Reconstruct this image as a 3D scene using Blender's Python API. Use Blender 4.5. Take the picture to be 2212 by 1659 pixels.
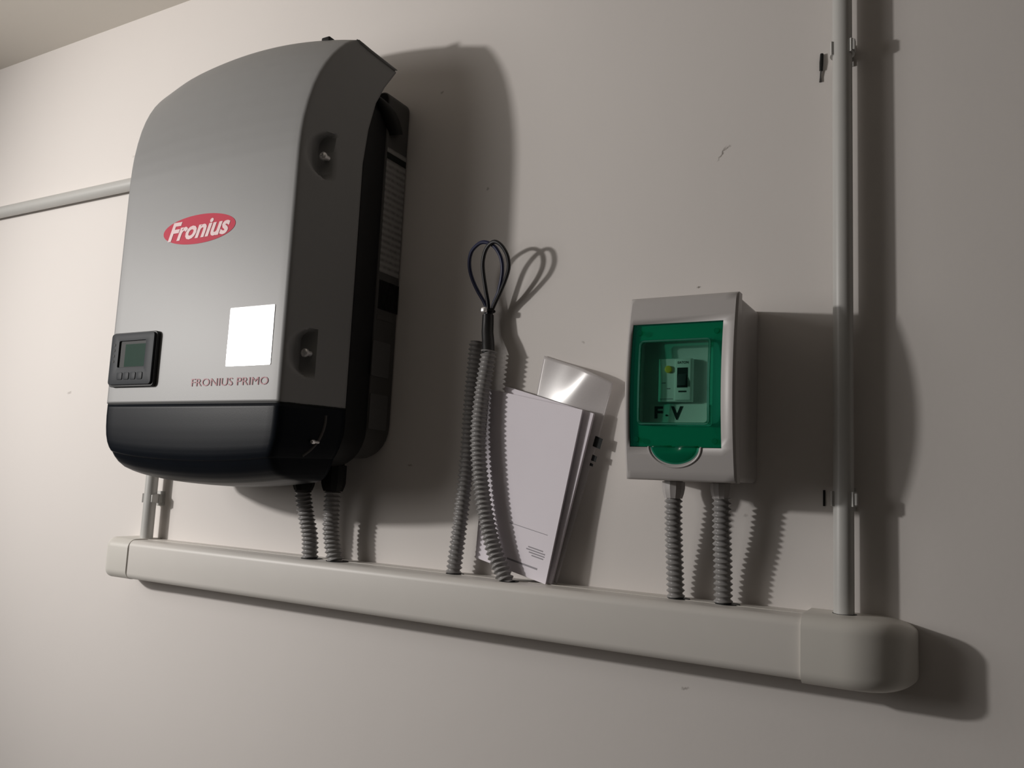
import bpy, bmesh, math, random
from mathutils import Vector, Matrix
random.seed(4)
PI = math.pi
for o in list(bpy.data.objects):
    bpy.data.objects.remove(o, do_unlink=True)
SC = bpy.context.scene
COL = SC.collection

# ------------------------------------------------------------------ camera
FPX = 1769.6
cam_d = bpy.data.cameras.new('camera')
cam_d.sensor_width = 36.0
cam_d.lens = FPX / 2212.0 * 36.0
cam_d.clip_start = 0.01
cam = bpy.data.objects.new('camera', cam_d)
COL.objects.link(cam)
pan, tilt, roll = math.radians(-29.5516), math.radians(6.922), math.radians(2.6489)
right = Vector((math.cos(pan), -math.sin(pan), 0))
fwd = Vector((math.sin(pan), math.cos(pan), 0))
up = Vector((0, 0, 1))
f2 = fwd * math.cos(tilt) + up * math.sin(tilt)
u2 = up * math.cos(tilt) - fwd * math.sin(tilt)
r3 = right * math.cos(roll) + u2 * math.sin(roll)
u3 = u2 * math.cos(roll) - right * math.sin(roll)
m = Matrix((r3, u3, -f2)).transposed().to_4x4()
m.translation = Vector((0.8363, -0.9898, 0.0446))
cam.matrix_world = m
SC.camera = cam

# ------------------------------------------------------------------ world, lights, exposure
world = bpy.data.worlds.new('world')
SC.world = world
world.use_nodes = True
bgn = world.node_tree.nodes['Background']
bgn.inputs[0].default_value = (1.0, 0.93, 0.86, 1)
bgn.inputs[1].default_value = 0.017

# a work lamp left of the camera, turned towards the middle of the wall: bright core, plus an added wide spot that grades the shadows softly
def lamp(name, watts, size):
    ld = bpy.data.lights.new(name, 'SPOT')
    ld.energy = watts
    ld.color = (1.0, 0.962, 0.925)
    ld.shadow_soft_size = size
    ld.spot_size = math.radians(113)
    ld.spot_blend = 1.0
    lo = bpy.data.objects.new(name, ld)
    lo.location = (-1.40, -1.42, 0.455)
    lo.rotation_euler = (Vector((0.12, 0.0, 0.2)) - lo.location).to_track_quat('-Z', 'Y').to_euler()
    COL.objects.link(lo)
lamp('work_lamp_core', 76, 0.045)
lamp('added_soft_fill', 41, 0.50)  # added broad source at the lamp's place, softens the shadows

vs = SC.view_settings
vs.view_transform = 'Standard'
vs.look = 'None'
vs.exposure = 0.0
vs.gamma = 1.0
vs.use_curve_mapping = False

# ------------------------------------------------------------------ materials
MATS = {}
def mat(name, col, rough=0.5, metal=0.0, spec=0.5, coat=0.0, bump=0.0, bscale=300.0, var=0.0, vscale=30.0):
    if name in MATS:
        return MATS[name]
    M = bpy.data.materials.new(name); M.use_nodes = True
    nt = M.node_tree; b = nt.nodes['Principled BSDF']
    b.inputs['Base Color'].default_value = (*col, 1)
    b.inputs['Roughness'].default_value = rough
    b.inputs['Metallic'].default_value = metal
    b.inputs['Specular IOR Level'].default_value = spec
    b.inputs['Coat Weight'].default_value = coat
    b.inputs['Coat Roughness'].default_value = 0.12
    tc = nt.nodes.new('ShaderNodeTexCoord')
    if var > 0:
        n = nt.nodes.new('ShaderNodeTexNoise'); n.inputs['Scale'].default_value = vscale
        n.inputs['Detail'].default_value = 4
        nt.links.new(tc.outputs['Object'], n.inputs['Vector'])
        mr = nt.nodes.new('ShaderNodeMapRange')
        mr.inputs['To Min'].default_value = 1 - var; mr.inputs['To Max'].default_value = 1 + var
        nt.links.new(n.outputs['Fac'], mr.inputs['Value'])
        mx = nt.nodes.new('ShaderNodeVectorMath'); mx.operation = 'SCALE'
        mx.inputs[0].default_value = col
        nt.links.new(mr.outputs[0], mx.inputs['Scale'])
        nt.links.new(mx.outputs[0], b.inputs['Base Color'])
    if bump > 0:
        n = nt.nodes.new('ShaderNodeTexNoise'); n.inputs['Scale'].default_value = bscale
        n.inputs['Detail'].default_value = 3
        nt.links.new(tc.outputs['Object'], n.inputs['Vector'])
        bp = nt.nodes.new('ShaderNodeBump'); bp.inputs['Strength'].default_value = bump
        bp.inputs['Distance'].default_value = 0.001
        nt.links.new(n.outputs['Fac'], bp.inputs['Height'])
        nt.links.new(bp.outputs[0], b.inputs['Normal'])
    MATS[name] = M
    return M

def see_through(name, tint, body, clear, rough=0.15):
    """tinted clear plastic: light passes through the tint, the rest is a glossy body colour"""
    M = bpy.data.materials.new(name); M.use_nodes = True
    nt = M.node_tree; b = nt.nodes['Principled BSDF']; out = nt.nodes['Material Output']
    b.inputs['Base Color'].default_value = (*body, 1)
    b.inputs['Roughness'].default_value = rough
    t = nt.nodes.new('ShaderNodeBsdfTransparent'); t.inputs[0].default_value = (*tint, 1)
    n = nt.nodes.new('ShaderNodeTexNoise'); n.inputs['Scale'].default_value = 60
    mr = nt.nodes.new('ShaderNodeMapRange')
    mr.inputs['To Min'].default_value = clear - 0.03; mr.inputs['To Max'].default_value = clear + 0.03
    nt.links.new(n.outputs['Fac'], mr.inputs['Value'])
    mx = nt.nodes.new('ShaderNodeMixShader')
    nt.links.new(mr.outputs[0], mx.inputs[0])
    nt.links.new(b.outputs[0], mx.inputs[1]); nt.links.new(t.outputs[0], mx.inputs[2])
    nt.links.new(mx.outputs[0], out.inputs['Surface'])
    MATS[name] = M
    return M

def wall_material(marks):
    M = bpy.data.materials.new('painted_plaster'); M.use_nodes = True
    nt = M.node_tree; b = nt.nodes['Principled BSDF']; L = nt.links.new
    b.inputs['Roughness'].default_value = 0.75
    b.inputs['Specular IOR Level'].default_value = 0.25
    tc = nt.nodes.new('ShaderNodeTexCoord')
    sep = nt.nodes.new('ShaderNodeSeparateXYZ')
    dn = nt.nodes.new('ShaderNodeTexNoise'); dn.inputs['Scale'].default_value = 260
    off = nt.nodes.new('ShaderNodeVectorMath'); off.operation = 'SCALE'; off.inputs['Scale'].default_value = 0.006
    half = nt.nodes.new('ShaderNodeVectorMath'); half.operation = 'SUBTRACT'; half.inputs[1].default_value = (.5, .5, .5)
    add = nt.nodes.new('ShaderNodeVectorMath'); add.operation = 'ADD'
    L(tc.outputs['Object'], dn.inputs['Vector']); L(dn.outputs['Color'], half.inputs[0]); L(half.outputs[0], off.inputs[0])
    L(tc.outputs['Object'], add.inputs[0]); L(off.outputs[0], add.inputs[1]); L(add.outputs[0], sep.inputs[0])
    def mth(op, a, c=None):
        n = nt.nodes.new('ShaderNodeMath'); n.operation = op
        for i, v in enumerate((a, c)):
            if v is None: continue
            if isinstance(v, (int, float)): n.inputs[i].default_value = v
            else: L(v, n.inputs[i])
        return n.outputs[0]
    tot = None
    for (x, z, rx, rz, ang, k) in marks:
        dx = mth('SUBTRACT', sep.outputs['X'], x); dz = mth('SUBTRACT', sep.outputs['Z'], z)
        ca, sa = math.cos(ang), math.sin(ang)
        u = mth('ADD', mth('MULTIPLY', dx, ca), mth('MULTIPLY', dz, sa))
        v = mth('SUBTRACT', mth('MULTIPLY', dz, ca), mth('MULTIPLY', dx, sa))
        r = mth('SQRT', mth('ADD', mth('POWER', mth('DIVIDE', u, rx), 2.0), mth('POWER', mth('DIVIDE', v, rz), 2.0)))
        mr = nt.nodes.new('ShaderNodeMapRange'); mr.clamp = True
        mr.inputs['From Min'].default_value = 0.3; mr.inputs['From Max'].default_value = 1.0
        mr.inputs['To Min'].default_value = k; mr.inputs['To Max'].default_value = 0.0
        L(r, mr.inputs['Value'])
        tot = mr.outputs[0] if tot is None else mth('MAXIMUM', tot, mr.outputs[0])
    n1 = nt.nodes.new('ShaderNodeTexNoise'); n1.inputs['Scale'].default_value = 2.2; n1.inputs['Detail'].default_value = 5
    L(tc.outputs['Object'], n1.inputs['Vector'])
    cr = nt.nodes.new('ShaderNodeMix'); cr.data_type = 'RGBA'
    cr.inputs[6].default_value = (0.77, 0.728, 0.70, 1); cr.inputs[7].default_value = (0.80, 0.762, 0.732, 1)
    L(n1.outputs['Fac'], cr.inputs[0])
    dk = nt.nodes.new('ShaderNodeMix'); dk.data_type = 'RGBA'
    dk.inputs[7].default_value = (0.16, 0.13, 0.11, 1)
    L(cr.outputs[2], dk.inputs[6]); L(tot, dk.inputs[0]); L(dk.outputs[2], b.inputs['Base Color'])
    n2 = nt.nodes.new('ShaderNodeTexNoise'); n2.inputs['Scale'].default_value = 160; n2.inputs['Detail'].default_value = 4
    n3 = nt.nodes.new('ShaderNodeTexNoise'); n3.inputs['Scale'].default_value = 7; n3.inputs['Detail'].default_value = 2
    L(tc.outputs['Object'], n2.inputs['Vector']); L(tc.outputs['Object'], n3.inputs['Vector'])
    bp = nt.nodes.new('ShaderNodeBump'); bp.inputs['Strength'].default_value = 0.10; bp.inputs['Distance'].default_value = 0.001
    L(n2.outputs['Fac'], bp.inputs['Height'])
    bp2 = nt.nodes.new('ShaderNodeBump'); bp2.inputs['Strength'].default_value = 0.12; bp2.inputs['Distance'].default_value = 0.006
    L(n3.outputs['Fac'], bp2.inputs['Height']); L(bp.outputs[0], bp2.inputs['Normal']); L(bp2.outputs[0], b.inputs['Normal'])
    MATS['wall'] = M
    return M

def striped(name, base, ink, scale):
    """a printed label: rows of fine print as broken dark stripes"""
    M = bpy.data.materials.new(name); M.use_nodes = True
    nt = M.node_tree; b = nt.nodes['Principled BSDF']; L = nt.links.new
    b.inputs['Roughness'].default_value = 0.4
    tc = nt.nodes.new('ShaderNodeTexCoord')
    w = nt.nodes.new('ShaderNodeTexWave'); w.bands_direction = 'Z'; w.inputs['Scale'].default_value = scale
    n = nt.nodes.new('ShaderNodeTexNoise'); n.inputs['Scale'].default_value = 160
    L(tc.outputs['Object'], w.inputs['Vector']); L(tc.outputs['Object'], n.inputs['Vector'])
    mu = nt.nodes.new('ShaderNodeMath'); mu.operation = 'MULTIPLY'
    L(w.outputs['Fac'], mu.inputs[0]); L(n.outputs['Fac'], mu.inputs[1])
    mx = nt.nodes.new('ShaderNodeMix'); mx.data_type = 'RGBA'
    mx.inputs[6].default_value = (*base, 1); mx.inputs[7].default_value = (*ink, 1)
    L(mu.outputs[0], mx.inputs[0]); L(mx.outputs[2], b.inputs['Base Color'])
    MATS[name] = M
    return M

WHITE_PVC = mat('white_pvc', (0.70, 0.67, 0.63), 0.45, bump=0.03, bscale=90, var=0.02)
CAP_PVC = mat('cap_pvc', (0.70, 0.675, 0.625), 0.42, bump=0.03, bscale=90, var=0.02)
PIPE = mat('grey_conduit_pvc', (0.53, 0.525, 0.505), 0.38, bump=0.02, bscale=60, var=0.03)
HOSE = mat('grey_corrugated_plastic', (0.30, 0.29, 0.285), 0.30, bump=0.03, bscale=200, var=0.05)
COVER = mat('silver_grey_plastic', (0.265, 0.265, 0.265), 0.46, spec=0.5, bump=0.05, bscale=900, var=0.02)
BLACK = mat('black_plastic', (0.009, 0.011, 0.015), 0.34, spec=0.07, bump=0.03, bscale=700, var=0.1)
BLACKB = mat('black_housing', (0.010, 0.010, 0.011), 0.55, spec=0.3, bump=0.05, bscale=500, var=0.1)
DARKPL = mat('dark_grey_back_plate', (0.075, 0.072, 0.07), 0.55, spec=0.35, bump=0.04, bscale=400, var=0.08)
RUBBER = mat('black_rubber', (0.012, 0.012, 0.012), 0.6, spec=0.3, bump=0.05, bscale=300)
RED = mat('red_badge_print', (0.62, 0.06, 0.10), 0.5, spec=0.10, var=0.05)
PINK = mat('faded_red_print', (0.52, 0.27, 0.30), 0.5, spec=0.2, var=0.1, vscale=400)
BADGEWHITE = mat('white_badge_print', (0.78, 0.56, 0.57), 0.4, var=0.03)
STICKER = mat('glossy_white_sticker', (0.82, 0.82, 0.82), 0.27, spec=1.0, coat=0.6, bump=0.01, bscale=40)
BEZEL = mat('charcoal_display_plastic', (0.040, 0.044, 0.050), 0.45, spec=0.08, bump=0.03, bscale=500)
BEZELRIM = mat('black_display_rim', (0.012, 0.012, 0.013), 0.5, bump=0.02, bscale=500)
LCD = mat('green_grey_lcd', (0.022, 0.055, 0.040), 0.4, spec=0.02, var=0.06, vscale=80)
INK = mat('black_ink', (0.012, 0.014, 0.014), 0.5, spec=0.15, var=0.1)
GREYINK = mat('grey_ink', (0.30, 0.28, 0.31), 0.6, var=0.1, vscale=500)
STEEL = mat('bright_steel', (0.92, 0.91, 0.90), 0.3, metal=0.7, bump=0.02, bscale=300)
BOXGREY = mat('light_grey_box_plastic', (0.51, 0.485, 0.475), 0.42, bump=0.03, bscale=500, var=0.02)
BOXIN = mat('pale_grey_inner_plastic', (0.72, 0.73, 0.72), 0.6, spec=0.1, var=0.02)
BREAKER = mat('white_breaker_plastic', (0.78, 0.80, 0.78), 0.7, spec=0.08, var=0.02)
YELLOW = mat('yellow_button_plastic', (0.75, 0.55, 0.04), 0.4, var=0.04)
TOGGLE = mat('dark_toggle_plastic', (0.03, 0.035, 0.04), 0.4, var=0.05)
CABLEBLK = mat('black_cable', (0.008, 0.008, 0.010), 0.42, bump=0.02, bscale=300)
CABLEBLU = mat('dark_blue_cable', (0.008, 0.012, 0.055), 0.40, bump=0.02, bscale=300)
TAPE = mat('black_tape', (0.008, 0.008, 0.009), 0.38, bump=0.15, bscale=120)
PAPER = mat('white_paper', (0.87, 0.82, 0.88), 0.7, spec=0.3, bump=0.03, bscale=250, var=0.015)
PAPERED = mat('paper_edges', (0.50, 0.46, 0.50), 0.8, bump=0.3, bscale=800, var=0.1, vscale=900)
GREENF = see_through('green_door_plastic', (0.26, 0.80, 0.64), (0.006, 0.20, 0.13), 0.76, 0.22)
GREENR = see_through('green_rim_highlight', (0.45, 0.85, 0.72), (0.10, 0.32, 0.25), 0.45, 0.15)  # paler than the door green: highlights of the rounded rim put into the colour
GREENP = see_through('green_window_plastic', (0.70, 0.86, 0.80), (0.01, 0.05, 0.04), 0.93, 0.06)
FILM = see_through('clear_plastic_film', (0.97, 0.96, 0.96), (0.74, 0.71, 0.71), 0.42, 0.26)
FILM.node_tree.nodes['Principled BSDF'].inputs['Specular IOR Level'].default_value = 1.0
LABEL = striped('silver_rating_label', (0.30, 0.29, 0.285), (0.06, 0.06, 0.06), 32)
PATCH = mat('grey_side_sticker', (0.10, 0.098, 0.098), 0.5, var=0.05)

# ------------------------------------------------------------------ mesh helpers
class MB:
    def __init__(s):
        s.v = []; s.f = []
    def add(s, vs, fs):
        n = len(s.v); s.v += [tuple(v) for v in vs]; s.f += [tuple(i + n for i in f) for f in fs]
        return s
    def box(s, a, b):
        x0, y0, z0 = a; x1, y1, z1 = b
        return s.add([(x0,y0,z0),(x1,y0,z0),(x1,y1,z0),(x0,y1,z0),(x0,y0,z1),(x1,y0,z1),(x1,y1,z1),(x0,y1,z1)],
                     [(0,3,2,1),(4,5,6,7),(0,1,5,4),(1,2,6,5),(2,3,7,6),(3,0,4,7)])
    def grid(s, rows, close_u=False, cap=False):
        n = len(rows[0]); vs = [p for r in rows for p in r]; fs = []
        for i in range(len(rows) - 1):
            for j in range(n if close_u else n - 1):
                k = (j + 1) % n
                fs.append((i*n + j, i*n + k, (i+1)*n + k, (i+1)*n + j))
        if cap:
            fs.append(tuple(range(n))[::-1]); fs.append(tuple((len(rows)-1)*n + j for j in range(n)))
        return s.add(vs, fs)
    def prism(s, poly, f0, f1):
        """poly in 2D; f0 / f1 map a 2D point to the near and far 3D point"""
        n = len(poly); vs = [f0(p) for p in poly] + [f1(p) for p in poly]
        fs = [tuple(range(n)), tuple(range(2*n - 1, n - 1, -1))]
        fs += [(i, i + n, (i + 1) % n + n, (i + 1) % n) for i in range(n)]
        return s.add(vs, fs)
    def tube(s, path, r, seg=16, cap=True):
        rows = []
        pts = [Vector(p) for p in path]
        t0 = (pts[1] - pts[0]).normalized()
        ref = Vector((0, 1, 0)) if abs(t0.y) < 0.9 else Vector((1, 0, 0))
        nrm = t0.cross(ref).normalized()
        for i, p in enumerate(pts):
            t = (pts[min(i + 1, len(pts) - 1)] - pts[max(i - 1, 0)]).normalized()
            nrm = (nrm - t * nrm.dot(t)).normalized()
            bn = t.cross(nrm)
            rr = r[i] if isinstance(r, (list, tuple)) else r
            rows.append([p + (nrm * math.cos(2*PI*k/seg) + bn * math.sin(2*PI*k/seg)) * rr for k in range(seg)])
        return s.grid(rows, True, cap)
    def build(s, name, material, parent=None, smooth=True, angle=32, bevel=0.0, off=None, away=None):
        root = parent
        while root is not None and root.parent is not None: root = root.parent
        o0 = Vector(root.location) if root is not None else (Vector(off) if off else Vector((0, 0, 0)))
        me = bpy.data.meshes.new(name)
        me.from_pydata([tuple(Vector(v) - o0) for v in s.v], [], s.f)
        bm = bmesh.new(); bm.from_mesh(me)
        bmesh.ops.remove_doubles(bm, verts=bm.verts, dist=1e-6)
        bmesh.ops.recalc_face_normals(bm, faces=bm.faces)
        if away is not None:                      # open shell: turn its normals away from this inner point
            q = Vector(away) - o0
            if sum(f.normal.dot(f.calc_center_median() - q)*f.calc_area() for f in bm.faces) < 0:
                bmesh.ops.reverse_faces(bm, faces=bm.faces)
        if bevel > 0:
            ed = [e for e in bm.edges if len(e.link_faces) == 2 and e.calc_face_angle(0) > 0.6]
            bmesh.ops.bevel(bm, geom=ed, offset=bevel, segments=3, profile=0.5, affect='EDGES', clamp_overlap=True)
        bm.to_mesh(me); bm.free()
        if smooth:
            for p in me.polygons: p.use_smooth = True
            me.set_sharp_from_angle(angle=math.radians(angle))
        me.materials.append(material)
        o = bpy.data.objects.new(name, me); COL.objects.link(o)
        if parent is not None: o.parent = parent
        elif off: o.location = off
        return o

def thing(name, loc, label, cat, group=None):
    o = bpy.data.objects.new(name, None); COL.objects.link(o)
    o.location = loc; o.empty_display_size = 0.02
    o['label'] = label; o['category'] = cat
    if group: o['group'] = group
    return o
def tag(o, label, cat, group=None):
    o['label'] = label; o['category'] = cat
    if group: o['group'] = group
    return o
def part_label(o, label):
    o['label'] = label
    return o
def catmull(pts, step):
    P = [Vector(p) for p in pts]; P = [P[0]*2 - P[1]] + P + [P[-1]*2 - P[-2]]; fine = []
    for i in range(1, len(P) - 2):
        for k in range(60):
            t = k / 60; a, b, c, d = P[i-1:i+3]
            fine.append(0.5*((2*b) + (c - a)*t + (2*a - 5*b + 4*c - d)*t*t + (3*b - a - 3*c + d)*t**3))
    fine.append(P[-2])
    out = [fine[0]]; acc = 0.0
    for a, b in zip(fine, fine[1:]):
        L = (b - a).length; d = step - acc
        while d <= L:
            out.append(a + (b - a)*(d / L)); d += step
        acc = (acc + L) % step
    return out
def rrect(x0, x1, z0, z1, r, n=5):
    if not isinstance(r, (list, tuple)): r = [r]*4     # bl, br, tr, tl
    pts = []
    for (cx, cz, a0, q) in ((x0, z0, PI, r[0]), (x1, z0, 1.5*PI, r[1]), (x1, z1, 0, r[2]), (x0, z1, .5*PI, r[3])):
        ox = cx + (q if cx == x0 else -q); oz = cz + (q if cz == z0 else -q)
        for k in range(n + 1):
            a = a0 + .5*PI*k/n
            pts.append((ox + q*math.cos(a), oz + q*math.sin(a)))
    return pts
def lerp_tab(tab, t):
    if t <= tab[0][0]: return tab[0][1]
    for (a, va), (b, vb) in zip(tab, tab[1:]):
        if t <= b: return va + (vb - va)*(t - a)/(b - a)
    return tab[-1][1]
def lettering(name, s, box, y, material, parent, shear=0.0, bold=0.0, depth=0.0):
    """text standing in the XZ plane, fitted to box = x0, x1, z0, z1"""
    cu = bpy.data.curves.new(name, 'FONT'); cu.body = s; cu.shear = shear; cu.offset = bold; cu.resolution_u = 3
    t = bpy.data.objects.new(name, cu); COL.objects.link(t)
    bpy.context.view_layer.update()
    me = bpy.data.meshes.new_from_object(t.evaluated_get(bpy.context.evaluated_depsgraph_get()))
    bpy.data.objects.remove(t, do_unlink=True)
    xs = [v.co.x for v in me.vertices]; ys = [v.co.y for v in me.vertices]
    x0, x1, z0, z1 = box
    bm = bmesh.new(); bm.from_mesh(me); bpy.data.meshes.remove(me)
    bmesh.ops.remove_doubles(bm, verts=bm.verts, dist=1e-5)
    mb = MB()
    vs = []
    for v in bm.verts:
        u = (v.co.x - min(xs))/(max(xs) - min(xs)); w = (v.co.y - min(ys))/(max(ys) - min(ys))
        vs.append((x0 + u*(x1 - x0), z0 + w*(z1 - z0)))
    bm.verts.index_update()
    n = len(vs)
    allv = [(a, y, b) for a, b in vs] + [(a, y + depth, b) for a, b in vs]
    fs = []
    if depth == 0:
        fs = [tuple(v.index for v in f.verts) for f in bm.faces]; allv = allv[:n]
    for f in bm.faces if depth else ():
        idx = [v.index for v in f.verts]; fs.append(tuple(idx)); fs.append(tuple(i + n for i in reversed(idx)))
    for e in bm.edges if depth else ():
        if len(e.link_faces) == 1:
            a, b = e.verts[0].index, e.verts[1].index; fs.append((a, b, b + n, a + n))
    bm.free()
    mb.add(allv, fs)
    return mb.build(name, material, parent, smooth=False)

# ================================================================== THE SETTING
CEIL = 0.9615
FLOOR = -1.35
wm = wall_material([
    (0.5656, 0.4716, 0.012, 0.0022, 1.0, 0.75), (0.572, 0.479, 0.006, 0.0018, 0.4, 0.6), (0.539, 0.3007, 0.0035, 0.0016, 0, 0.8),
    (0.1262, 0.6428, 0.004, 0.0025, 0.5, 0.5), (0.5313, -0.1879, 0.006, 0.002, 0.3, 0.5), (0.1074, 0.0645, 0.006, 0.002, 0.1, 0.5),
    (-0.745, 0.1851, 0.009, 0.003, 0.2, 0.35), (0.2183, 0.4742, 0.003, 0.003, 0, 0.4), (0.3821, 0.2368, 0.003, 0.002, 0, 0.35),
    (0.60, 0.02, 0.004, 0.002, 0.4, 0.3), (-0.62, 0.66, 0.006, 0.003, 0.2, 0.18)])
w = MB().box((-4.0, 0, FLOOR), (3.2, 0.12, CEIL)).build('wall_back', wm, smooth=False); w['kind'] = 'structure'
cm = mat('ceiling_paint', (0.70, 0.66, 0.60), 0.85, spec=0.2, bump=0.06, bscale=140, var=0.015, vscale=3)
c = MB().box((-4.0, -3.4, CEIL), (3.2, 0.12, CEIL + 0.1)).build('ceiling', cm, smooth=False); c['kind'] = 'structure'
fm = mat('floor_concrete', (0.30, 0.28, 0.26), 0.7, bump=0.1, bscale=60, var=0.12, vscale=6)
c = MB().box((-4.0, -3.4, FLOOR - 0.1), (3.2, 0.12, FLOOR)).build('floor', fm, smooth=False); c['kind'] = 'structure'

# ================================================================== TRUNKING
TZ0, TZ1, TD = -0.1465, -0.0815, 0.0650
trunk = thing('cable_trunking', (0.13, 0, TZ0), 'long white plastic cable trunking running along the wall below the inverter', 'trunking')
def trunk_sec(x, d, z0, z1, r, yb=0.0):
    d = max(d, 0.001); r = min(r, d*0.48, (z1 - z0)*0.48)
    pts = [(yb, z0)]
    for k in range(7):
        a = .5*PI*k/6; pts.append((-d + r - r*math.sin(a), z0 + r - r*math.cos(a)))
    for k in range(7):
        a = .5*PI*k/6; pts.append((-d + r - r*math.cos(a), z1 - r + r*math.sin(a)))
    pts.append((yb, z1))
    return [(x, y, z) for y, z in pts]
mb = MB(); mb.grid([trunk_sec(x, TD, TZ0, TZ1, 0.010) for x in (-0.4238, -0.1, 0.3, 0.69)], True, True)
duct = mb.build('duct', WHITE_PVC, trunk, angle=40)
# lid seam strips on the duct: a fine groove lip above and below the snap-on front
MB().box((-0.423, -0.030, TZ1 - 0.0004), (0.675, -0.0285, TZ1 + 0.0005)).build('lid_edge', CAP_PVC, duct, smooth=False)
def end_cap(xj, xe, grow, R):
    s = 1 if xe > xj else -1
    rows = []; Lx = abs(xe - xj); n = 26
    for i in range(n + 1):
        t = i/n; x = xj + s*Lx*(1 - (1 - t)**1.8)
        q = Lx - abs(x - xj)
        k = 1.0 if q > R else math.sqrt(max(0.0, 1 - ((R - q)/R)**2))
        kz = 1.0 if q > R*0.6 else math.sqrt(max(0.0, 1 - ((R*0.6 - q)/(R*0.6))**2))
        h = (1 - kz)*0.014
        rows.append(trunk_sec(x, (TD + grow)*(0.12 + 0.88*k), TZ0 - grow + h, TZ1 + grow - h, 0.015))
    return MB().grid(rows, True, True)
end_cap(0.6745, 0.782, 0.0034, 0.066).build('end_cap', CAP_PVC, trunk, angle=45)
end_cap(-0.4262, -0.505, 0.0014, 0.030).build('end_cap', CAP_PVC, trunk, angle=45)
for (x, y, rx) in ((-0.038, -0.036, 0.0165), (0.011, -0.034, 0.0175), (0.528, -0.022, 0.0135), (0.586, -0.023, 0.0145), (0.2140, -0.026, 0.0130), (0.306, -0.040, 0.0140), (0.7120, -0.022, 0.0124)):  # flat black discs: shade of the hole gaps put in as colour
    z = TZ1 + (0.0034 if x > 0.68 else 0.0002)
    MB().prism([(x + rx*math.cos(2*PI*k/28), y + rx*0.9*math.sin(2*PI*k/28)) for k in range(28)],
               lambda p: (p[0], p[1], z - 0.002), lambda p: (p[0], p[1], z + 0.0004)).build('hole_shade_disc', INK, duct, smooth=False)

# ================================================================== RIGID CONDUITS AND CLIPS
PR = 0.0108
pipe_r = thing('rigid_conduit', (0.7112, -0.022, TZ1 + 0.003), 'grey rigid conduit rising straight from the trunking end past the fuse box', 'conduit')
MB().tube([(0.7112, -0.022, z) for z in (TZ1 - 0.004, 0.2, 0.5, 0.8, CEIL)], PR, 28).build('pipe', PIPE, pipe_r)
XLC = -0.4385
pipe_l = thing('rigid_conduit', (XLC, -0.022, TZ1), 'white rigid conduit along the wall left of the inverter, bending down to the trunking', 'conduit')
MB().tube([(XLC, -0.022, z) for z in (TZ1 - 0.003, 0.1, 0.3, 0.50)], PR, 24).build('pipe', PIPE, pipe_l)
ZH = 0.593
arc = [(XLC - 0.095*(1 - math.cos(a)), -0.022 + (0.007*(a/(PI/2))), 0.498 + 0.095*math.sin(a)) for a in [PI/2*k/14 for k in range(15)]]
MB().tube(arc, PR*1.12, 24).build('bend', PIPE, pipe_l)
MB().tube([(x, -0.015, ZH) for x in (XLC - 0.09, -0.8, -1.3, -1.9)], 0.0122, 24).build('pipe', PIPE, pipe_l)
def clip_mesh(name, at, parent):
    prof = []                                     # plan view (x, y); pipe centre at 0,0; wall at y=+.022
    ro, ri = 0.0136, PR + 0.0002
    A0, A1 = math.radians(-38), math.radians(218)
    out = [(ro*math.cos(A0 + (A1 - A0)*k/24), ro*math.sin(A0 + (A1 - A0)*k/24)) for k in range(25)]
    inn = [(ri*math.cos(A1 + (A0 - A1)*k/24), ri*math.sin(A1 + (A0 - A1)*k/24)) for k in range(25)]
    mb = MB(); h = 0.008
    f = lambda z: (lambda p: (at[0] + p[0], at[1] + p[1], at[2] + z))
    mb.prism(out + inn, f(-h), f(h))
    return mb.build(name, PIPE, parent, angle=40)
def clip(at, label, screw_z=0):
    t = thing('conduit_clip', (at[0], 0, at[2]), label, 'clip', 'clips holding the rigid conduits')
    clip_mesh('saddle', at, t)
    MB().box((at[0] - 0.0085, at[1] + 0.0115, at[2] - 0.0075), (at[0] + 0.0085, -0.0001, at[2] + 0.0075)).build('base', PIPE, t, bevel=0.0008)
    MB().box((at[0] + 0.0118, at[1] - 0.0075, at[2] - 0.0065), (at[0] + 0.0148, at[1] + 0.001, at[2] + 0.0065)).build('ear', PIPE, t, bevel=0.0006)
    if screw_z:
        MB().box((at[0] - 0.0245, -0.0012, at[2] - screw_z), (at[0] - 0.0220, -0.0001, at[2] + screw_z)).build('slot', RUBBER, t, bevel=0.0003)
    MB().box((at[0] - 0.0105, -0.0022, at[2] - 0.013), (at[0] + 0.0105, -0.0001, at[2] + 0.013)).build('foot_plate', PIPE, t, bevel=0.0006)
    return t
clip((0.7112, -0.022, 0.567), 'small grey clip holding the right conduit near the top of the photo')
clip((0.7112, -0.022, 0.0445), 'small grey clip holding the right conduit just below the fuse box', 0.009)
clip((XLC, -0.022, -0.0105), 'small pale clip on the short conduit under the inverter, left end')
# dark fixing pin seen in the wall beside the upper clip
pin = thing('wall_pin', (0.6845, 0, 0.558), 'thin dark pin stuck in the wall left of the upper conduit clip', 'pin')
MB().tube([(0.6855, -0.002, 0.577), (0.6850, -0.0025, 0.566), (0.6846, -0.002, 0.556)], [0.0020, 0.0023, 0.0020], 10).build('head', RUBBER, pin)
MB().tube([(0.6846, -0.002, 0.557), (0.6838, -0.0015, 0.548), (0.6836, -0.0012, 0.542)], [0.0011, 0.0009, 0.0014], 8).build('shank', DARKPL, pin)

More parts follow.
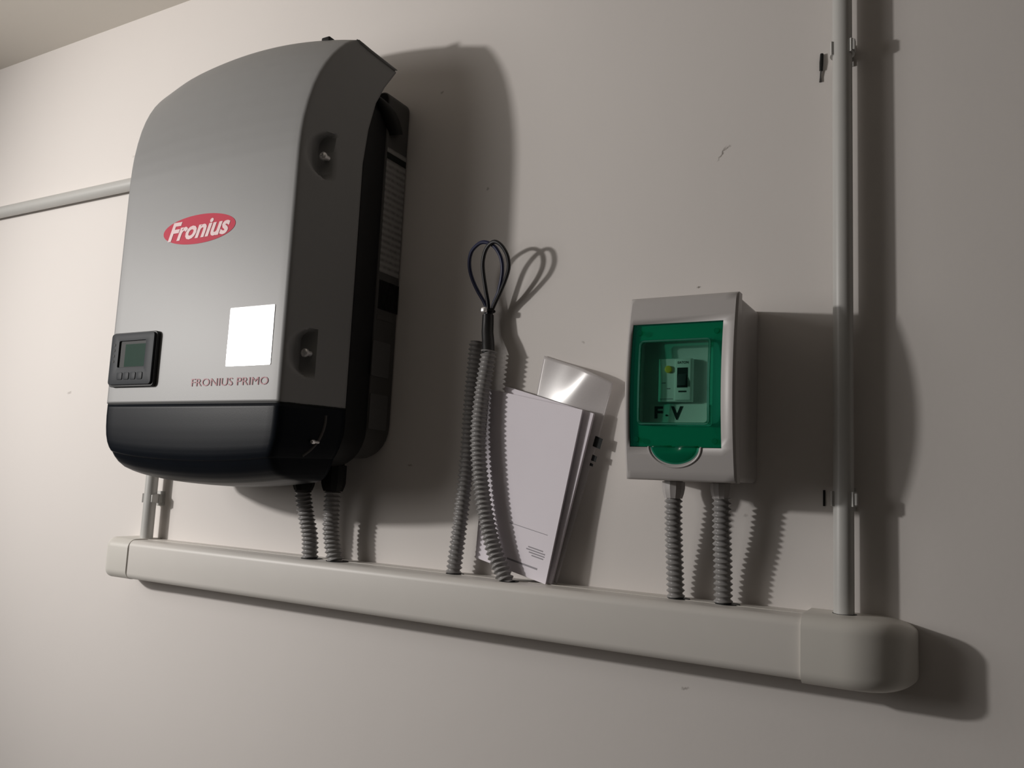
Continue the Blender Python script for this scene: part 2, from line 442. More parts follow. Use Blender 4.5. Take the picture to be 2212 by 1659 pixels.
# ================================================================== INVERTER
IX = -0.1486                    # centre line
WF, WR = 0.1827, 0.2155         # half widths of the front face and of the rear of the cover
YF = 0.1992
KF = 0.3552                     # flank slope dx / dy
ZS = 0.1386
inv = thing('solar_inverter', (IX, 0, 0.02), 'large grey wall-mounted solar inverter with a black lower cover and a red oval badge', 'inverter')
front_prof = [(0.1386, .1992), (0.47, .1992), (0.495, .1990), (0.515, .1980), (0.535, .1960), (0.56, .1915), (0.584, .1855), (0.604, .1785),
              (0.622, .1705), (0.640, .1605), (0.654, .1510), (0.665, .1425), (0.673, .1345), (0.6775, .1270)]
rear_prof = [(0.0, .105), (0.498, .105), (0.551, .100), (0.595, .091), (0.624, .079), (0.640, .070), (0.656, .061), (0.666, .092), (0.6775, .124)]
def section(z, yf, yr, hw_in=0.0, ncol=30, nfl=26, rnd=0.006, arch=0.0, dim=None):
    """open polyline rear-left > front-left > front-right > rear-right at nominal height z"""
    def fx(y): return WF + (YF - y)*KF - hw_in
    yr = min(yr, yf - 0.002)
    rr = min(rnd, (yf - yr)*0.4)
    right_pts = []
    xf = fx(yf)
    for k in range(ncol//2 + 1):
        right_pts.append(((xf - rr)*k/(ncol//2), yf))
    p0 = (xf - rr, yf); p1 = (xf, yf); e = (fx(yf - rr*0.94), yf - rr*0.94)
    for k in range(1, 6):
        t = k/5
        right_pts.append(((1-t)**2*p0[0] + 2*t*(1-t)*p1[0] + t*t*e[0], (1-t)**2*p0[1] + 2*t*(1-t)*p1[1] + t*t*e[1]))
    for k in range(1, nfl + 1):
        y = e[1] + (yr - e[1])*k/nfl
        x = fx(y)
        if dim:
            x -= dim(y, z)
        right_pts.append((x, y))
    left = [(-x, y) for x, y in reversed(right_pts[1:])]
    full = left + right_pts
    out = []
    for x, y in full:
        u = min(1.0, abs(x)/WR)
        soft = 0.27*sm((u - 0.55)/0.45) if x < 0 else 0.0     # the left shoulder is rounder
        out.append((IX + x, -y, z + arch*(1 - u**2.0 - soft)))
    return out
def sm(t):
    t = max(0.0, min(1.0, t)); return t*t*(3 - 2*t)
def dimple(y, z):
    d = 0.0
    for zc, ys in ((0.491, 0.1500), (0.209, 0.1545)):
        q = abs(z - zc)/0.034
        if q >= 1: continue
        c = math.sqrt(1 - q*q); yfr = ys + 0.043*c
        h = sm((yfr - y)/max(1e-4, yfr - ys - 0.004)) if y > ys + 0.004 else 1 - sm((ys + 0.004 - y)/0.006)
        d = max(d, 0.022*sm(c*1.15)*h)
    return d
rows = []
z = ZS
zs_list = [ZS + 0.003*i for i in range(int((0.645 - ZS)/0.003))] + [0.645 + 0.0325*k/16 for k in range(17)]
for z in zs_list:
    A = 0.030*sm((z - 0.45)/0.22)
    rows.append(section(z, lerp_tab(front_prof, z), lerp_tab(rear_prof, z), arch=A, dim=dimple))
for k in range(1, 11):                                  # top face, rolling back to the rear edge
    t = k/10
    yf = 0.1270 + (0.0640 - 0.1270)*t
    zz = 0.6775 + 0.0010*math.sin(min(1, t*4)*PI/2) - 0.020*t
    rows.append(section(zz, yf, yf - 0.003, arch=0.030))
cov = MB().grid(rows).build('front_cover', COVER, inv, angle=38, away=(IX, 0, 0.35))
so = cov.modifiers.new('thickness', 'SOLIDIFY'); so.thickness = 0.0025; so.offset = -1
YP = -(YF + 0.0004)
MB().prism([(IX - 0.0075 + 0.0775*math.cos(2*PI*k/64), 0.3965 + 0.0222*math.sin(2*PI*k/64)) for k in range(64)],
           lambda p: (p[0], -YF + 0.0006, p[1]), lambda p: (p[0], YP, p[1])).build('oval_badge', RED, cov, smooth=False)
lettering('badge_lettering', 'Fronius', (-0.2220, -0.0890, 0.3825, 0.4115), YP - 0.0004, BADGEWHITE, cov, shear=0.35, bold=0.032)
lettering('model_lettering', 'FRONIUS PRIMO', (-0.1395, 0.0120, 0.1615, 0.1725), YP - 0.0003, PINK, cov)
st = MB().prism(rrect(-0.0725, 0.0135, 0.1885, 0.2715, 0.0015, 3), lambda p: (p[0], -YF + 0.0006, p[1]), lambda p: (p[0], YP - 0.0003, p[1])).build('white_sticker', STICKER, cov, smooth=False)
part_label(st, 'blank glossy white sticker glaring in the lamp light')
# little hook at the top edge
MB().box((-0.006, -0.133, 0.684), (0.010, -0.119, 0.6955)).build('top_latch', RUBBER, inv, bevel=0.002)
# display unit
dx0, dx1, dz0, dz1 = -0.3215, -0.2175, 0.1630, 0.2465
dsp = MB().prism(rrect(dx0, dx1, dz0, dz1, 0.006), lambda p: (p[0], -YF + 0.001, p[1]), lambda p: (p[0], -YF - 0.0055, p[1])).build('display_panel', BEZELRIM, inv, bevel=0.0008)
outer = rrect(dx0 + 0.002, dx1 - 0.003, dz0 + 0.003, dz1 - 0.002, 0.005)
sx0, sx1, sz0, sz1 = -0.3005, -0.2385, 0.1925, 0.2330
inner = rrect(sx0, sx1, sz0, sz1, 0.002)
mb = MB(); n = len(outer)
ya, yb = -YF - 0.0050, -YF - 0.0085
mb.add([(x, yb, z) for x, z in outer] + [(x, yb, z) for x, z in inner] + [(x, ya, z) for x, z in outer] + [(x, ya, z) for x, z in inner],
       [f for i in range(n) for j in ((i + 1) % n,) for f in ((i, j, j + n, i + n), (i, i + 2*n, j + 2*n, j), (i + n, j + n, j + 3*n, i + 3*n))])
mb.build('bezel', BEZEL, dsp, bevel=0.0004)
MB().box((sx0 - 0.001, -YF - 0.0062, sz0 - 0.001), (sx1 + 0.001, -YF - 0.0050, sz1 + 0.001)).build('screen_surround', INK, dsp, smooth=False)
MB().box((sx0 + 0.013, -YF - 0.0066, sz0 + 0.001), (sx1 - 0.001, -YF - 0.0060, sz1 - 0.005)).build('screen', LCD, dsp, smooth=False)
for k in range(4):
    MB().prism(rrect(-0.2985 + 0.0155*k, -0.2985 + 0.0155*k + 0.0125, 0.1735, 0.1845, 0.002, 3),
               lambda p: (p[0], yb + 0.0005, p[1]), lambda p: (p[0], yb - 0.0009, p[1])).build('button', BEZEL, dsp, bevel=0.0003)
for k in range(4):
    MB().prism([(-0.3110 + 0.0022*math.cos(2*PI*q/14), 0.2275 - 0.0085*k + 0.0022*math.sin(2*PI*q/14)) for q in range(14)],
               lambda p: (p[0], yb + 0.0005, p[1]), lambda p: (p[0], yb - 0.0004, p[1])).build('indicator_light', INK, dsp, smooth=False)
# lower connection cover
low = [(0.1368, .1992, 0, 0), (0.120, .1992, 0, -.001), (0.104, .1990, .0012, -.004), (0.092, .1985, .003, -.0075), (0.082, .1978, .0065, -.0105), (0.075, .1965, .0105, -.0125),
       (0.0705, .1945, .0140, -.0135), (0.0690, .1925, .0155, -.0138), (0.0625, .188, .0175, -.0150), (0.0555, .181, .0205, -.0165), (0.0490, .171, .025, -.0180), (0.0445, .158, .030, -.0190), (0.0420, .140, .036, -.0195),
       (0.0410, .122, .042, -.0195), (0.0405, .108, .046, -.0195)]
rows = []
for a, b in zip(low, low[1:]):
    for k in range(3):
        t = k/3; q = [a[i] + (b[i] - a[i])*t for i in range(4)]
        rows.append(section(q[0], q[1], min(.105, q[1] - .002), hw_in=q[2], arch=q[3], rnd=0.010, nfl=14))
rows.append(section(low[-1][0], low[-1][1], .105, hw_in=low[-1][2], arch=low[-1][3], rnd=0.010, nfl=14))
con = MB().grid(rows).build('connection_cover', BLACK, inv, angle=24, away=(IX, 0, 0.12))
so = con.modifiers.new('thickness', 'SOLIDIFY'); so.thickness = 0.0025; so.offset = -1
def flank(y, z, outw=0.0):
    return (IX + WF + (YF - y)*KF + outw, -y, z)
seamrows = section(0.1376, YF - 0.0012, .105, rnd=0.008)
MB().grid([[(x, y, zz) for x, y, _ in seamrows] for zz in (0.1362, 0.1390)]).build('seam_gasket', INK, inv)
# grip groove and its screw on the right flank of the lower cover
gp = catmull([flank(.1325, .126, -.0005), flank(.1335, .110, -.0008), flank(.138, .092, -.003), flank(.145, .078, -.008), flank(.152, .069, -.013)], 0.003)
MB().tube(gp, 0.0021, 8).build('grip_edge', DARKPL, con)
def screw(pos, parent, r=0.0060):
    """hex socket screw facing the room"""
    x, y, z = pos
    prof = [(0.0, 0.0), (0.0, r), (-0.003, r), (-0.0045, r*0.82), (-0.0050, r*0.55), (-0.0032, r*0.45), (-0.0032, 0.0)]
    rows = [[(x + p[1]*math.cos(2*PI*k/20), y + p[0], z + p[1]*math.sin(2*PI*k/20)) for k in range(20)] for p in prof]
    s = MB().grid(rows, True).build('screw', STEEL, parent, angle=30)
    MB().tube([(x, y - 0.001, z), (x, y + 0.009, z)], r*0.62, 12).build('shank', STEEL, s)
    return s
for (y, z, ow) in ((0.1600, 0.491, -0.0045), (0.1645, 0.209, -0.0045)):
    p = flank(y, z, ow); screw(p, inv)
    screw((2*IX - p[0], p[1], p[2]), inv)
p = flank(0.1470, 0.0885, 0.0000); screw(p, inv, 0.003)
# housing, back plate, handle
MB().prism(rrect(IX - 0.2135, IX + 0.2135, 0.058, 0.600, [.055, .055, .012, .012], 7), lambda p: (p[0], -0.101, p[1]), lambda p: (p[0], -0.052, p[1])).build('housing', BLACKB, inv, bevel=0.002)
back = MB().prism(rrect(IX - 0.2160, IX + 0.2160, 0.072, 0.634, [.05, .05, .014, .014], 7), lambda p: (p[0], -0.054, p[1]), lambda p: (p[0], -0.001, p[1])).build('back_plate', DARKPL, inv, bevel=0.003)
XS = IX + 0.2160
hp = catmull([(XS - 0.012, -0.085, 0.618), (XS - 0.003, -0.070, 0.606), (XS + 0.001, -0.052, 0.590), (XS + 0.002, -0.040, 0.574), (XS + 0.001, -0.036, 0.566)], 0.004)
MB().tube(hp, [0.004 + 0.0085*sm(i/(len(hp)*0.6)) for i in range(len(hp))], 14).build('carry_handle', RUBBER, inv)
lab = MB().box((XS - 0.0005, -0.0515, 0.350), (XS + 0.0006, -0.0045, 0.5445)).build('rating_label', LABEL, back, smooth=False)
part_label(lab, 'silver rating label with rows of fine print')
MB().box((XS + 0.0004, -0.0515, 0.5265), (XS + 0.0010, -0.0045, 0.5365)).build('label_bar', INK, back, smooth=False)
for k in range(16):
    y = -0.049 + 0.003*k
    MB().box((XS - 0.0006, y, 0.294), (XS + 0.0012, y + 0.0013, 0.338)).build('vent_slat', BLACKB, back, smooth=False)
MB().box((XS - 0.0005, -0.050, 0.2785), (XS + 0.0008, -0.010, 0.2845)).build('side_rib', DARKPL, back, smooth=False)
for (y0, y1, z0, z1) in ((-.055, -.014, .193, .2455), (-.053, -.012, .1145, .1665)):
    MB().prism(rrect(y0, y1, z0, z1, 0.002, 3), lambda p: (XS - 0.0005, p[0], p[1]), lambda p: (XS + 0.0008, p[0], p[1])).build('side_sticker', PATCH, back, smooth=False)
def gland(x, y, ztop, zbot, r, parent, material):
    prof = [(ztop, r*0.8), (ztop - 0.004, r*0.8), (ztop - 0.0045, r), (zbot + 0.012, r), (zbot + 0.006, r*0.92), (zbot, r*0.78)]
    rows = []
    for zz, rr in prof:
        rows.append([(x + rr*(1.0 if k % 2 == 0 else 0.95)*math.cos(2*PI*k/24), y + rr*(1.0 if k % 2 == 0 else 0.95)*math.sin(2*PI*k/24), zz) for k in range(24)])
    return MB().grid(rows, True, True).build('cable_gland', material, parent, angle=25)
gland(-0.0520, -0.050, 0.062, 0.020, 0.0175, inv, RUBBER)
gland(-0.0020, -0.040, 0.064, 0.021, 0.0185, inv, RUBBER)

# ================================================================== CORRUGATED HOSES
def hose(pts, r, label, group, pitch=0.0066, depth=0.0030):
    P = catmull(pts, pitch/8)
    rad = []
    for i in range(len(P)):
        t = (i % 8)/8
        rad.append(r - depth*(0.5 - 0.5*math.cos(2*PI*t))**0.8)
    b = Vector(pts[0])
    o = MB().tube(P, rad, 18).build('corrugated_hose', HOSE, None, angle=75, off=b)
    return tag(o, label, 'hose', group)
zt = TZ1 - 0.004
hose([(-0.041, -0.036, zt), (-0.0435, -0.037, -0.050), (-0.049, -0.042, -0.020), (-0.0525, -0.048, 0.010), (-0.052, -0.050, 0.024)], 0.0130,
     'short grey corrugated hose under the inverter, the left of its two', 'corrugated hoses under the inverter')
hose([(0.0085, -0.034, zt), (0.0010, -0.036, -0.058), (-0.003, -0.038, -0.030), (-0.002, -0.040, 0.000), (-0.002, -0.040, 0.025)], 0.0128,
     'short grey corrugated hose under the inverter, the right of its two', 'corrugated hoses under the inverter')
hose([(0.2110, -0.026, zt), (0.2184, -0.026, -0.0064), (0.2210, -0.022, 0.0702), (0.2205, -0.018, 0.1614), (0.2239, -0.0165, 0.2423)], 0.0112,
     'tall grey corrugated hose behind and left of its twin by the booklet', 'tall corrugated hoses with cables')
hose([(0.3045, -0.0405, zt), (0.2785, -0.0370, -0.0391), (0.2580, -0.0340, 0.0220), (0.2445, -0.0320, 0.0960), (0.2440, -0.0285, 0.1600), (0.2511, -0.0260, 0.2270)], 0.0118,
     'tall grey corrugated hose in front, curving beside the white booklet', 'tall corrugated hoses with cables')
hose([(0.5245, -0.021, zt), (0.5232, -0.024, -0.045), (0.5226, -0.030, 0.000), (0.5228, -0.034, 0.046)], 0.0110,
     'short grey corrugated hose under the green-windowed box, the left one', 'corrugated hoses under the fuse box')
hose([(0.5808, -0.021, zt), (0.5806, -0.024, -0.040), (0.5804, -0.030, 0.000), (0.5804, -0.034, 0.046)], 0.0112,
     'short grey corrugated hose under the green-windowed box, the right one', 'corrugated hoses under the fuse box')

# ================================================================== CABLE LOOPS
cab = thing('cable_bundle', (0.25, -0.026, 0.22), 'black and dark blue cables looped and strapped together above the tall hoses', 'cables')
def cable(pts, r, material):
    return MB().tube(catmull(pts, 0.003), r, 10).build('cable', material, cab)
cable([(0.2500, -0.027, 0.222), (0.2400, -0.0195, 0.262), (0.2385, -0.018, 0.285), (0.2356, -0.0195, 0.2966), (0.2249, -0.0252, 0.3162), (0.2179, -0.0310, 0.3356), (0.2170, -0.0362, 0.3526), (0.2221, -0.0406, 0.3665),
       (0.2326, -0.0435, 0.3747), (0.2431, -0.0448, 0.3778), (0.2543, -0.0442, 0.3748), (0.2639, -0.0421, 0.3671), (0.2704, -0.0377, 0.3525), (0.2695, -0.0320, 0.3342), (0.2604, -0.0243, 0.3104), (0.2509, -0.0195, 0.2955),
       (0.2455, -0.0175, 0.282), (0.2445, -0.0190, 0.262), (0.2525, -0.0265, 0.222)], 0.0027, CABLEBLU)
cable([(0.2500, -0.030, 0.222), (0.2420, -0.0220, 0.262), (0.2420, -0.0200, 0.284), (0.2428, -0.0225, 0.2954), (0.2414, -0.0282, 0.3142), (0.2404, -0.0369, 0.3422), (0.2441, -0.0421, 0.3585), (0.2518, -0.0459, 0.3700),
       (0.2632, -0.0480, 0.3754), (0.2738, -0.0467, 0.3701), (0.2818, -0.0426, 0.3566), (0.2828, -0.0378, 0.3414), (0.2765, -0.0330, 0.3268), (0.2643, -0.0269, 0.3081), (0.2543, -0.0225, 0.2946),
       (0.2475, -0.0200, 0.282), (0.2455, -0.0215, 0.262), (0.2525, -0.0295, 0.222)], 0.0028, CABLEBLK)
MB().tube([(0.2514, -0.0285, 0.222), (0.2480, -0.0250, 0.238), (0.2435, -0.0210, 0.2545), (0.2425, -0.0195, 0.2700), (0.2420, -0.0190, 0.2790)], [0.0090, 0.0088, 0.0085, 0.0083, 0.0080], 18).build('tape_wrap', TAPE, cab)
ty = catmull([(0.242 + 0.0088*math.cos(2*PI*k/16), -0.0190 + 0.0080*math.sin(2*PI*k/16), 0.2845) for k in range(17)], 0.002)
tie = MB().tube(ty, 0.0017, 8).build('cable_tie', RUBBER, cab)
MB().box((0.2375, -0.0335, 0.2800), (0.2460, -0.0265, 0.2885)).build('tie_head', STEEL, tie, bevel=0.0024)

# ================================================================== BOOKLETS AND FILM
def patch(tl, tr, br, bl, d0, d1, bulge=0.0, nx=12, nz=16):
    """thin slab between four corners; d0 and d1 push its two faces towards the wall"""
    tl, tr, br, bl = map(Vector, (tl, tr, br, bl))
    def P(u, v, d):
        p = (bl*(1 - u) + br*u)*(1 - v) + (tl*(1 - u) + tr*u)*v
        return p + Vector((0, d - bulge*math.sin(PI*u)*(0.4 + 0.6*v), 0))
    a = [[P(i/nx, j/nz, d0) for i in range(nx + 1)] for j in range(nz + 1)]
    b = [[P(i/nx, j/nz, d1) for i in range(nx + 1)] for j in range(nz + 1)]
    mb = MB(); mb.grid(a); mb.grid(b)
    e = lambda g: g[0] + [r[-1] for r in g[1:]] + g[-1][-2::-1] + [r[0] for r in g[-2:0:-1]]
    ea, eb = e(a), e(b); ea.append(ea[0]); eb.append(eb[0]); mb.grid([ea, eb])
    return mb, P
TTOP = TZ1 + 0.0006
bk2 = thing('instruction_booklet', (0.364, -0.030, TTOP), 'white booklet mostly hidden behind the front booklet on the trunking', 'booklet', 'booklets on the trunking')
C2 = ((0.2700, -0.0088, 0.1787), (0.4093, -0.0200, 0.1393), (0.3622, -0.0284, TTOP), (0.2480, -0.0078, -0.0500))
m2, P2 = patch(*C2, 0.0007, 0.0050)
m2.build('pages', PAPERED, bk2, angle=20)
m3, P3 = patch(*C2, 0.0, 0.0006)
m3.build('cover', PAPER, bk2, angle=20)
bk1 = thing('instruction_booklet', (0.360, -0.040, TTOP), 'white booklet with small grey print leaning at the front, beside the hoses', 'booklet', 'booklets on the trunking')
C1 = ((0.2460, -0.0115, 0.1747), (0.3964, -0.0265, 0.1435), (0.3570, -0.0345, TTOP), (0.2370, -0.0125, -0.0584))
m4, P4 = patch(*C1, 0.0007, 0.0040)
m4.build('pages', PAPERED, bk1, angle=20)
m5, P5 = patch(*C1, 0.0, 0.0006)
cv = m5.build('cover', PAPER, bk1, angle=20)
def print_line(u0, u1, v, h, name='printed_line'):
    n = 10
    rows = [[P5(u0 + (u1 - u0)*i/n, vv, -0.0003) for i in range(n + 1)] for vv in (v, v + h)]
    MB().grid(rows).build(name, GREYINK, cv, smooth=False)
print_line(0.42, 0.905, 0.262, 0.0035)
for k, (a, b) in enumerate(((.70, .89), (.68, .92), (.72, .92), (.76, .91))):
    print_line(a, b, 0.165 - 0.014*k, 0.0065)
print_line(0.45, 0.86, 0.058, 0.010)
# clear plastic sleeve behind the booklets
fl = thing('plastic_sleeve', (0.366, -0.02, TTOP), 'clear shiny plastic sleeve sticking up behind the white booklets', 'sleeve')
_, F0 = patch((0.3253, -0.0030, 0.2207), (0.4331, -0.0065, 0.1850), (0.3660, -0.0200, TTOP), (0.2800, -0.0030, -0.040), 0, 0)
def FP(u, v, w):
    p = F0(u, v, 0)
    top = sm((v - 0.60)/0.55)
    c = 0.62 + 1.1*(v - 0.88)
    p.y -= 0.0165*top*math.exp(-((u - c)/0.30)**2) + w
    p.z -= 0.020*max(0, v - 0.9)*10*max(0, u - 0.45)**2
    return p
rows = [[FP(i/36, j/60, 0.0) for i in range(37)] for j in range(61)]
fo = MB().grid(rows).build('film', FILM, fl, angle=60)
so = fo.modifiers.new('thickness', 'SOLIDIFY'); so.thickness = 0.0003
for (v0, v1, u0, u1) in ((0.665, 0.715, 0.955, 1.06), (0.60, 0.628, 0.985, 1.05), (0.575, 0.588, 0.985, 1.03)):
    mb = MB(); mb.grid([[FP(u0 + (u1 - u0)*i/2, v, 0.0008) for i in range(3)] for v in (v0, v1)])
    o = mb.build('black_mark', INK, fl, smooth=False)
    so = o.modifiers.new('thickness', 'SOLIDIFY'); so.thickness = 0.0004

# ================================================================== FUSE BOX
EX0, EX1, EZ0, EZ1 = 0.4875, 0.6139, 0.0560, 0.2670
EZC = (EZ0 + EZ1)/2
box = thing('fuse_box', ((EX0 + EX1)/2, 0, EZ0), 'light grey plastic fuse box with a green transparent door', 'fuse box')
def lid_d(z): return 0.1000 + 0.0130*(1 - ((z - EZC)/0.1024)**2)
mb = MB().prism(rrect(EX0 + 0.001, EX1 - 0.001, EZ0 + 0.002, EZ1 - 0.002, 0.006, 5), lambda p: (p[0], -0.082, p[1]), lambda p: (p[0], -0.0005, p[1]))
# hollow: the front face of the base is covered by the inner panel
base = mb.build('base', BOXGREY, box, bevel=0.0015)
DX0, DX1, DZ0, DZ1 = 0.4940, 0.5990, 0.0925, 0.2340
# lid: skirt + front face with a rectangular opening
xs = [EX0, EX0 + 0.0025, DX0, DX1, EX1 - 0.0025, EX1]
zz = sorted(set([EZ0, EZ0 + 0.0025] + [EZ0 + 0.0025 + (DZ0 - EZ0 - 0.0025)*k/4 for k in range(1, 5)] + [DZ0 + (DZ1 - DZ0)*k/12 for k in range(1, 13)] + [DZ1 + (EZ1 - 0.0025 - DZ1)*k/4 for k in range(1, 5)] + [EZ1]))
mb = MB(); vid = {}
vs, fs = [], []
for j, z in enumerate(zz):
    for i, x in enumerate(xs):
        ins = 0.0025 if (i in (0, len(xs) - 1) or j in (0, len(zz) - 1)) else 0.0
        vid[i, j] = len(vs); vs.append((x, -(lid_d(z) - ins), z))
for j in range(len(zz) - 1):
    for i in range(len(xs) - 1):
        if i == 2 and zz[j] >= DZ0 - 1e-6 and zz[j + 1] <= DZ1 + 1e-6: continue
        fs.append((vid[i, j], vid[i + 1, j], vid[i + 1, j + 1], vid[i, j + 1]))
mb.add(vs, fs)
ring = [(i, 0) for i in range(len(xs))] + [(len(xs) - 1, j) for j in range(1, len(zz))] + [(i, len(zz) - 1) for i in range(len(xs) - 2, -1, -1)] + [(0, j) for j in range(len(zz) - 2, 0, -1)]
ra = [vs[vid[q]] for q in ring]
rb = [(p[0], -0.0845, p[2]) for p in ra]
ra.append(ra[0]); rb.append(rb[0]); mb.grid([ra, rb])
lid = mb.build('lid', BOXGREY, box, angle=40, away=((EX0 + EX1)/2, 0, EZC))
so = lid.modifiers.new('thickness', 'SOLIDIFY'); so.thickness = 0.0022; so.offset = -1
MB().prism(rrect(EX0 + 0.0022, EX1 - 0.0022, EZ0 + 0.003, EZ1 - 0.003, 0.005, 4), lambda p: (p[0], -0.0868, p[1]), lambda p: (p[0], -0.0805, p[1])).build('lid_gasket', INK, box)
# inner panel with its recess, visible through the door
PXa, PXb, PZa, PZb = 0.5040, 0.5865, 0.1178, 0.2140
mb = MB()
o_ = rrect(DX0 + 0.001, DX1 - 0.001, DZ0 + 0.001, DZ1 - 0.001, 0.002, 4); i_ = rrect(PXa - 0.002, PXb + 0.001, PZa - 0.001, PZb + 0.002, 0.003, 4); n = len(o_)
mb.add([(x, -(lid_d(z) - 0.006), z) for x, z in o_] + [(x, -(lid_d(z) - 0.006), z) for x, z in i_] + [(x, -0.0872, z) for x, z in i_],
       [f for k in range(n) for j in ((k + 1) % n,) for f in ((k, j, j + n, k + n), (k + n, j + n, j + 2*n, k + 2*n))])
inner = mb.build('inner_panel', BOXIN, box, angle=30)
MB().box((PXa - 0.003, -0.0874, PZa - 0.002), (PXb + 0.002, -0.0862, PZb + 0.003)).build('recess_back', BOXIN, inner, smooth=False)
lb = MB().box((0.5115, -0.0895, 0.1195), (0.5790, -0.0874, 0.1425)).build('label_strip', BREAKER, inner, smooth=False)
part_label(lb, 'white strip lettered F.V in black')
for nm, bx in (('F', (0.5165, 0.5265, 0.1265, 0.1405)), ('.', (0.5295, 0.5325, 0.1290, 0.1312)), ('V', (0.5360, 0.5500, 0.1250, 0.1405))):
    lettering('strip_lettering', nm, bx, -0.0901, INK, lb, bold=0.03)
# door: green frame, clear window, pull tab
def door_y(z, extra=0.0): return -(lid_d(z) - 0.0012 + extra)
def ring_panel(outer, inner, t0, t1):
    n = len(outer); mb = MB()
    mb.add([(x, door_y(z, t1), z) for x, z in outer] + [(x, door_y(z, t1), z) for x, z in inner] + [(x, door_y(z, t0), z) for x, z in outer] + [(x, door_y(z, t0), z) for x, z in inner],
           [f for i in range(n) for j in ((i + 1) % n,) for f in ((i, j, j + n, i + n), (i + 3*n, j + 3*n, j + 2*n, i + 2*n), (i, i + 2*n, j + 2*n, j), (i + n, j + n, j + 3*n, i + 3*n))])
    return mb
def dense(poly, m=8):
    out = []
    for a, b in zip(poly, poly[1:] + poly[:1]):
        k = m if math.hypot(b[0] - a[0], b[1] - a[1]) > 0.02 else 1
        out += [(a[0] + (b[0] - a[0])*i/k, a[1] + (b[1] - a[1])*i/k) for i in range(k)]
    return out
fo_ = dense(rrect(DX0 + 0.0006, DX1 - 0.0006, DZ0 + 0.0006, DZ1 - 0.0006, 0.0015, 4)); fi_ = dense(rrect(PXa, PXb, PZa, PZb, 0.005, 4))
door = ring_panel(fo_, fi_, -0.0016, 0.0006).build('door', GREENF, box, angle=30)
part_label(door, 'green transparent hinged door')
ri_ = dense(rrect(PXa + 0.0022, PXb - 0.0022, PZa + 0.0022, PZb - 0.0022, 0.004, 4))
ring_panel(fi_, ri_, -0.0010, 0.0026).build('window_rim', GREENR, door, angle=30)
wx = dense(ri_)
nrow = 10
rows = []
for j in range(nrow + 1):
    z = PZa + 0.0015 + (PZb - PZa - 0.003)*j/nrow
    rows.append([(x, door_y(EZC, 0.0006), z) for x in (PXa + 0.0015, (PXa + PXb)/2, PXb - 0.0015)])
wp = MB().grid(rows).build('window_pane', GREENP, door, smooth=False)
so = wp.modifiers.new('thickness', 'SOLIDIFY'); so.thickness = 0.0012; so.offset = 1
tabp = [(0.5465 + 0.0275*math.cos(a), 0.0945 + 0.0205*math.sin(a)) for a in [PI + PI*k/24 for k in range(25)]]
tb = MB(); rowsb = []
for s_, e_ in ((1.0, 0.0012), (0.93, 0.0030), (0.80, 0.0036), (0.5, 0.0036), (0.1, 0.0034)):
    rowsb.append([(0.5465 + (x - 0.5465)*s_, door_y(0.0945 + (z - 0.0945)*s_, e_), 0.0945 + (z - 0.0945)*s_) for x, z in tabp])
tb.grid(rowsb)
tabo = tb.build('pull_tab', GREENF, door, angle=50, away=(0.5465, 0, 0.09))
so = tabo.modifiers.new('thickness', 'SOLIDIFY'); so.thickness = 0.0012; so.offset = -1
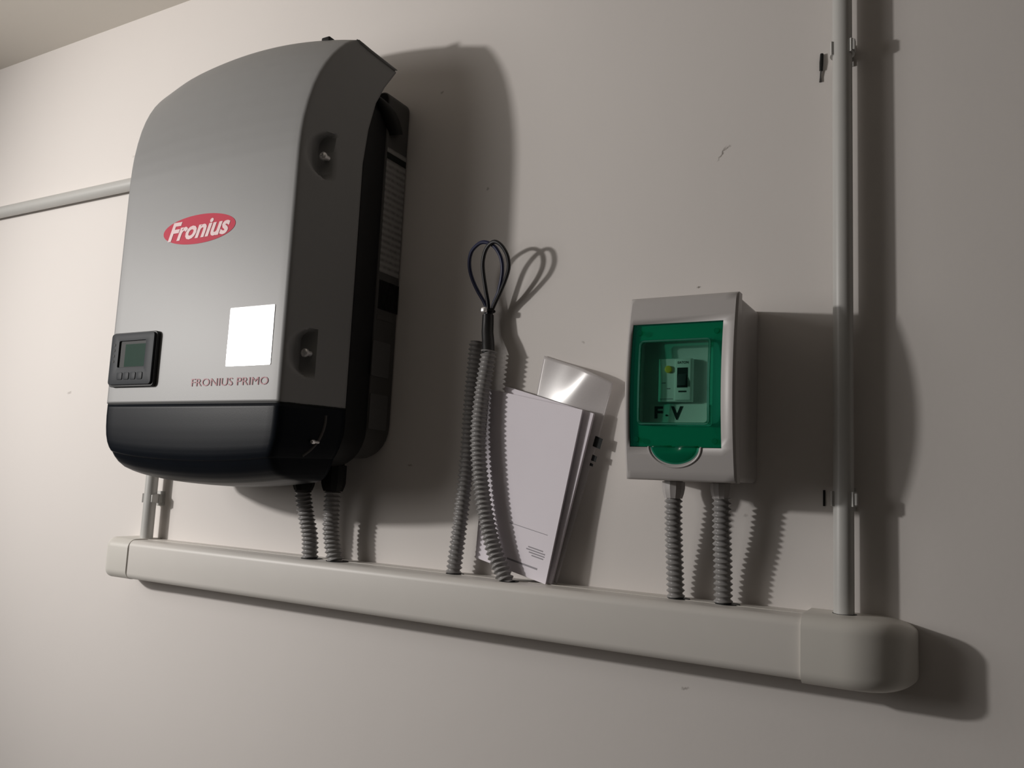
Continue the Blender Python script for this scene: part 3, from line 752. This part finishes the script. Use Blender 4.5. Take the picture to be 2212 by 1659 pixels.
# finger recess under the tab
rp = [(0.5465 + 0.0300*math.cos(a), 0.0935 + 0.0225*math.sin(a)) for a in [PI + PI*k/24 for k in range(25)]]
MB().tube([(x, -(lid_d(z) + 0.0002), z) for x, z in rp], 0.0011, 8).build('finger_recess_rim', BOXGREY, lid)
for (x, z) in ((0.5030, 0.2235), (0.5925, 0.2220), (0.5025, 0.1010), (0.5920, 0.1000)):
    prof = [(0.0, 0.0034), (0.0022, 0.0030), (0.0022, 0.0)]
    MB().grid([[(x + r*math.cos(2*PI*k/16), door_y(z, 0.0005 + d), z + r*math.sin(2*PI*k/16)) for k in range(16)] for d, r in prof], True).build(
        'door_stud', GREENF, door, angle=40)
gland(0.5228, -0.034, EZ0 + 0.004, 0.0360, 0.0138, box, BOXGREY)
gland(0.5804, -0.034, EZ0 + 0.004, 0.0380, 0.0134, box, BOXGREY)

# residual-current breaker behind the window
brk = thing('circuit_breaker', (0.543, -0.0875, 0.1445), 'white two-module circuit breaker with yellow button behind the green window', 'breaker')
BY = -0.0960
MB().box((0.5225, BY, 0.1450), (0.5615, -0.0876, 0.1945)).build('body', BREAKER, brk, bevel=0.0008)
fcx = MB().box((0.5425, BY - 0.0022, 0.1465), (0.5608, BY + 0.001, 0.1935)).build('switch_module', BREAKER, brk, bevel=0.0006)
MB().prism([(0.5345 + 0.0042*math.cos(2*PI*k/20), 0.1820 + 0.0042*math.sin(2*PI*k/20)) for k in range(20)],
           lambda p: (p[0], BY + 0.0005, p[1]), lambda p: (p[0], BY - 0.0030, p[1])).build('test_button', YELLOW, brk, bevel=0.0006)
MB().box((0.5452, BY - 0.0026, 0.1608), (0.5572, BY - 0.0018, 0.1835)).build('toggle_slot', INK, fcx, smooth=False)
MB().add([(0.5465, BY - 0.002, 0.163), (0.5560, BY - 0.002, 0.163), (0.5560, BY - 0.002, 0.178), (0.5465, BY - 0.002, 0.178),
          (0.5465, BY - 0.0075, 0.1625), (0.5560, BY - 0.0075, 0.1625), (0.5560, BY - 0.0055, 0.168), (0.5465, BY - 0.0055, 0.168)],
         [(0, 3, 2, 1), (4, 5, 6, 7), (0, 1, 5, 4), (1, 2, 6, 5), (2, 3, 7, 6), (3, 0, 4, 7)]).build('toggle', TOGGLE, brk, bevel=0.0005)
MB().box((0.5470, BY - 0.0026, 0.1555), (0.5560, BY - 0.0021, 0.1572)).build('module_mark', INK, fcx, smooth=False)
lettering('module_lettering', 'EATON', (0.5455, 0.5580, 0.1880, 0.1908), BY - 0.0026, INK, fcx, bold=0.01)
for (x0, x1, z0, z1) in ((0.5265, 0.5310, 0.1660, 0.1672), (0.5325, 0.5365, 0.1595, 0.1606), (0.5245, 0.5400, 0.1478, 0.1486)):
    MB().box((x0, BY - 0.0003, z0), (x1, BY + 0.0002, z1)).build('fine_print', GREYINK, brk, smooth=False)
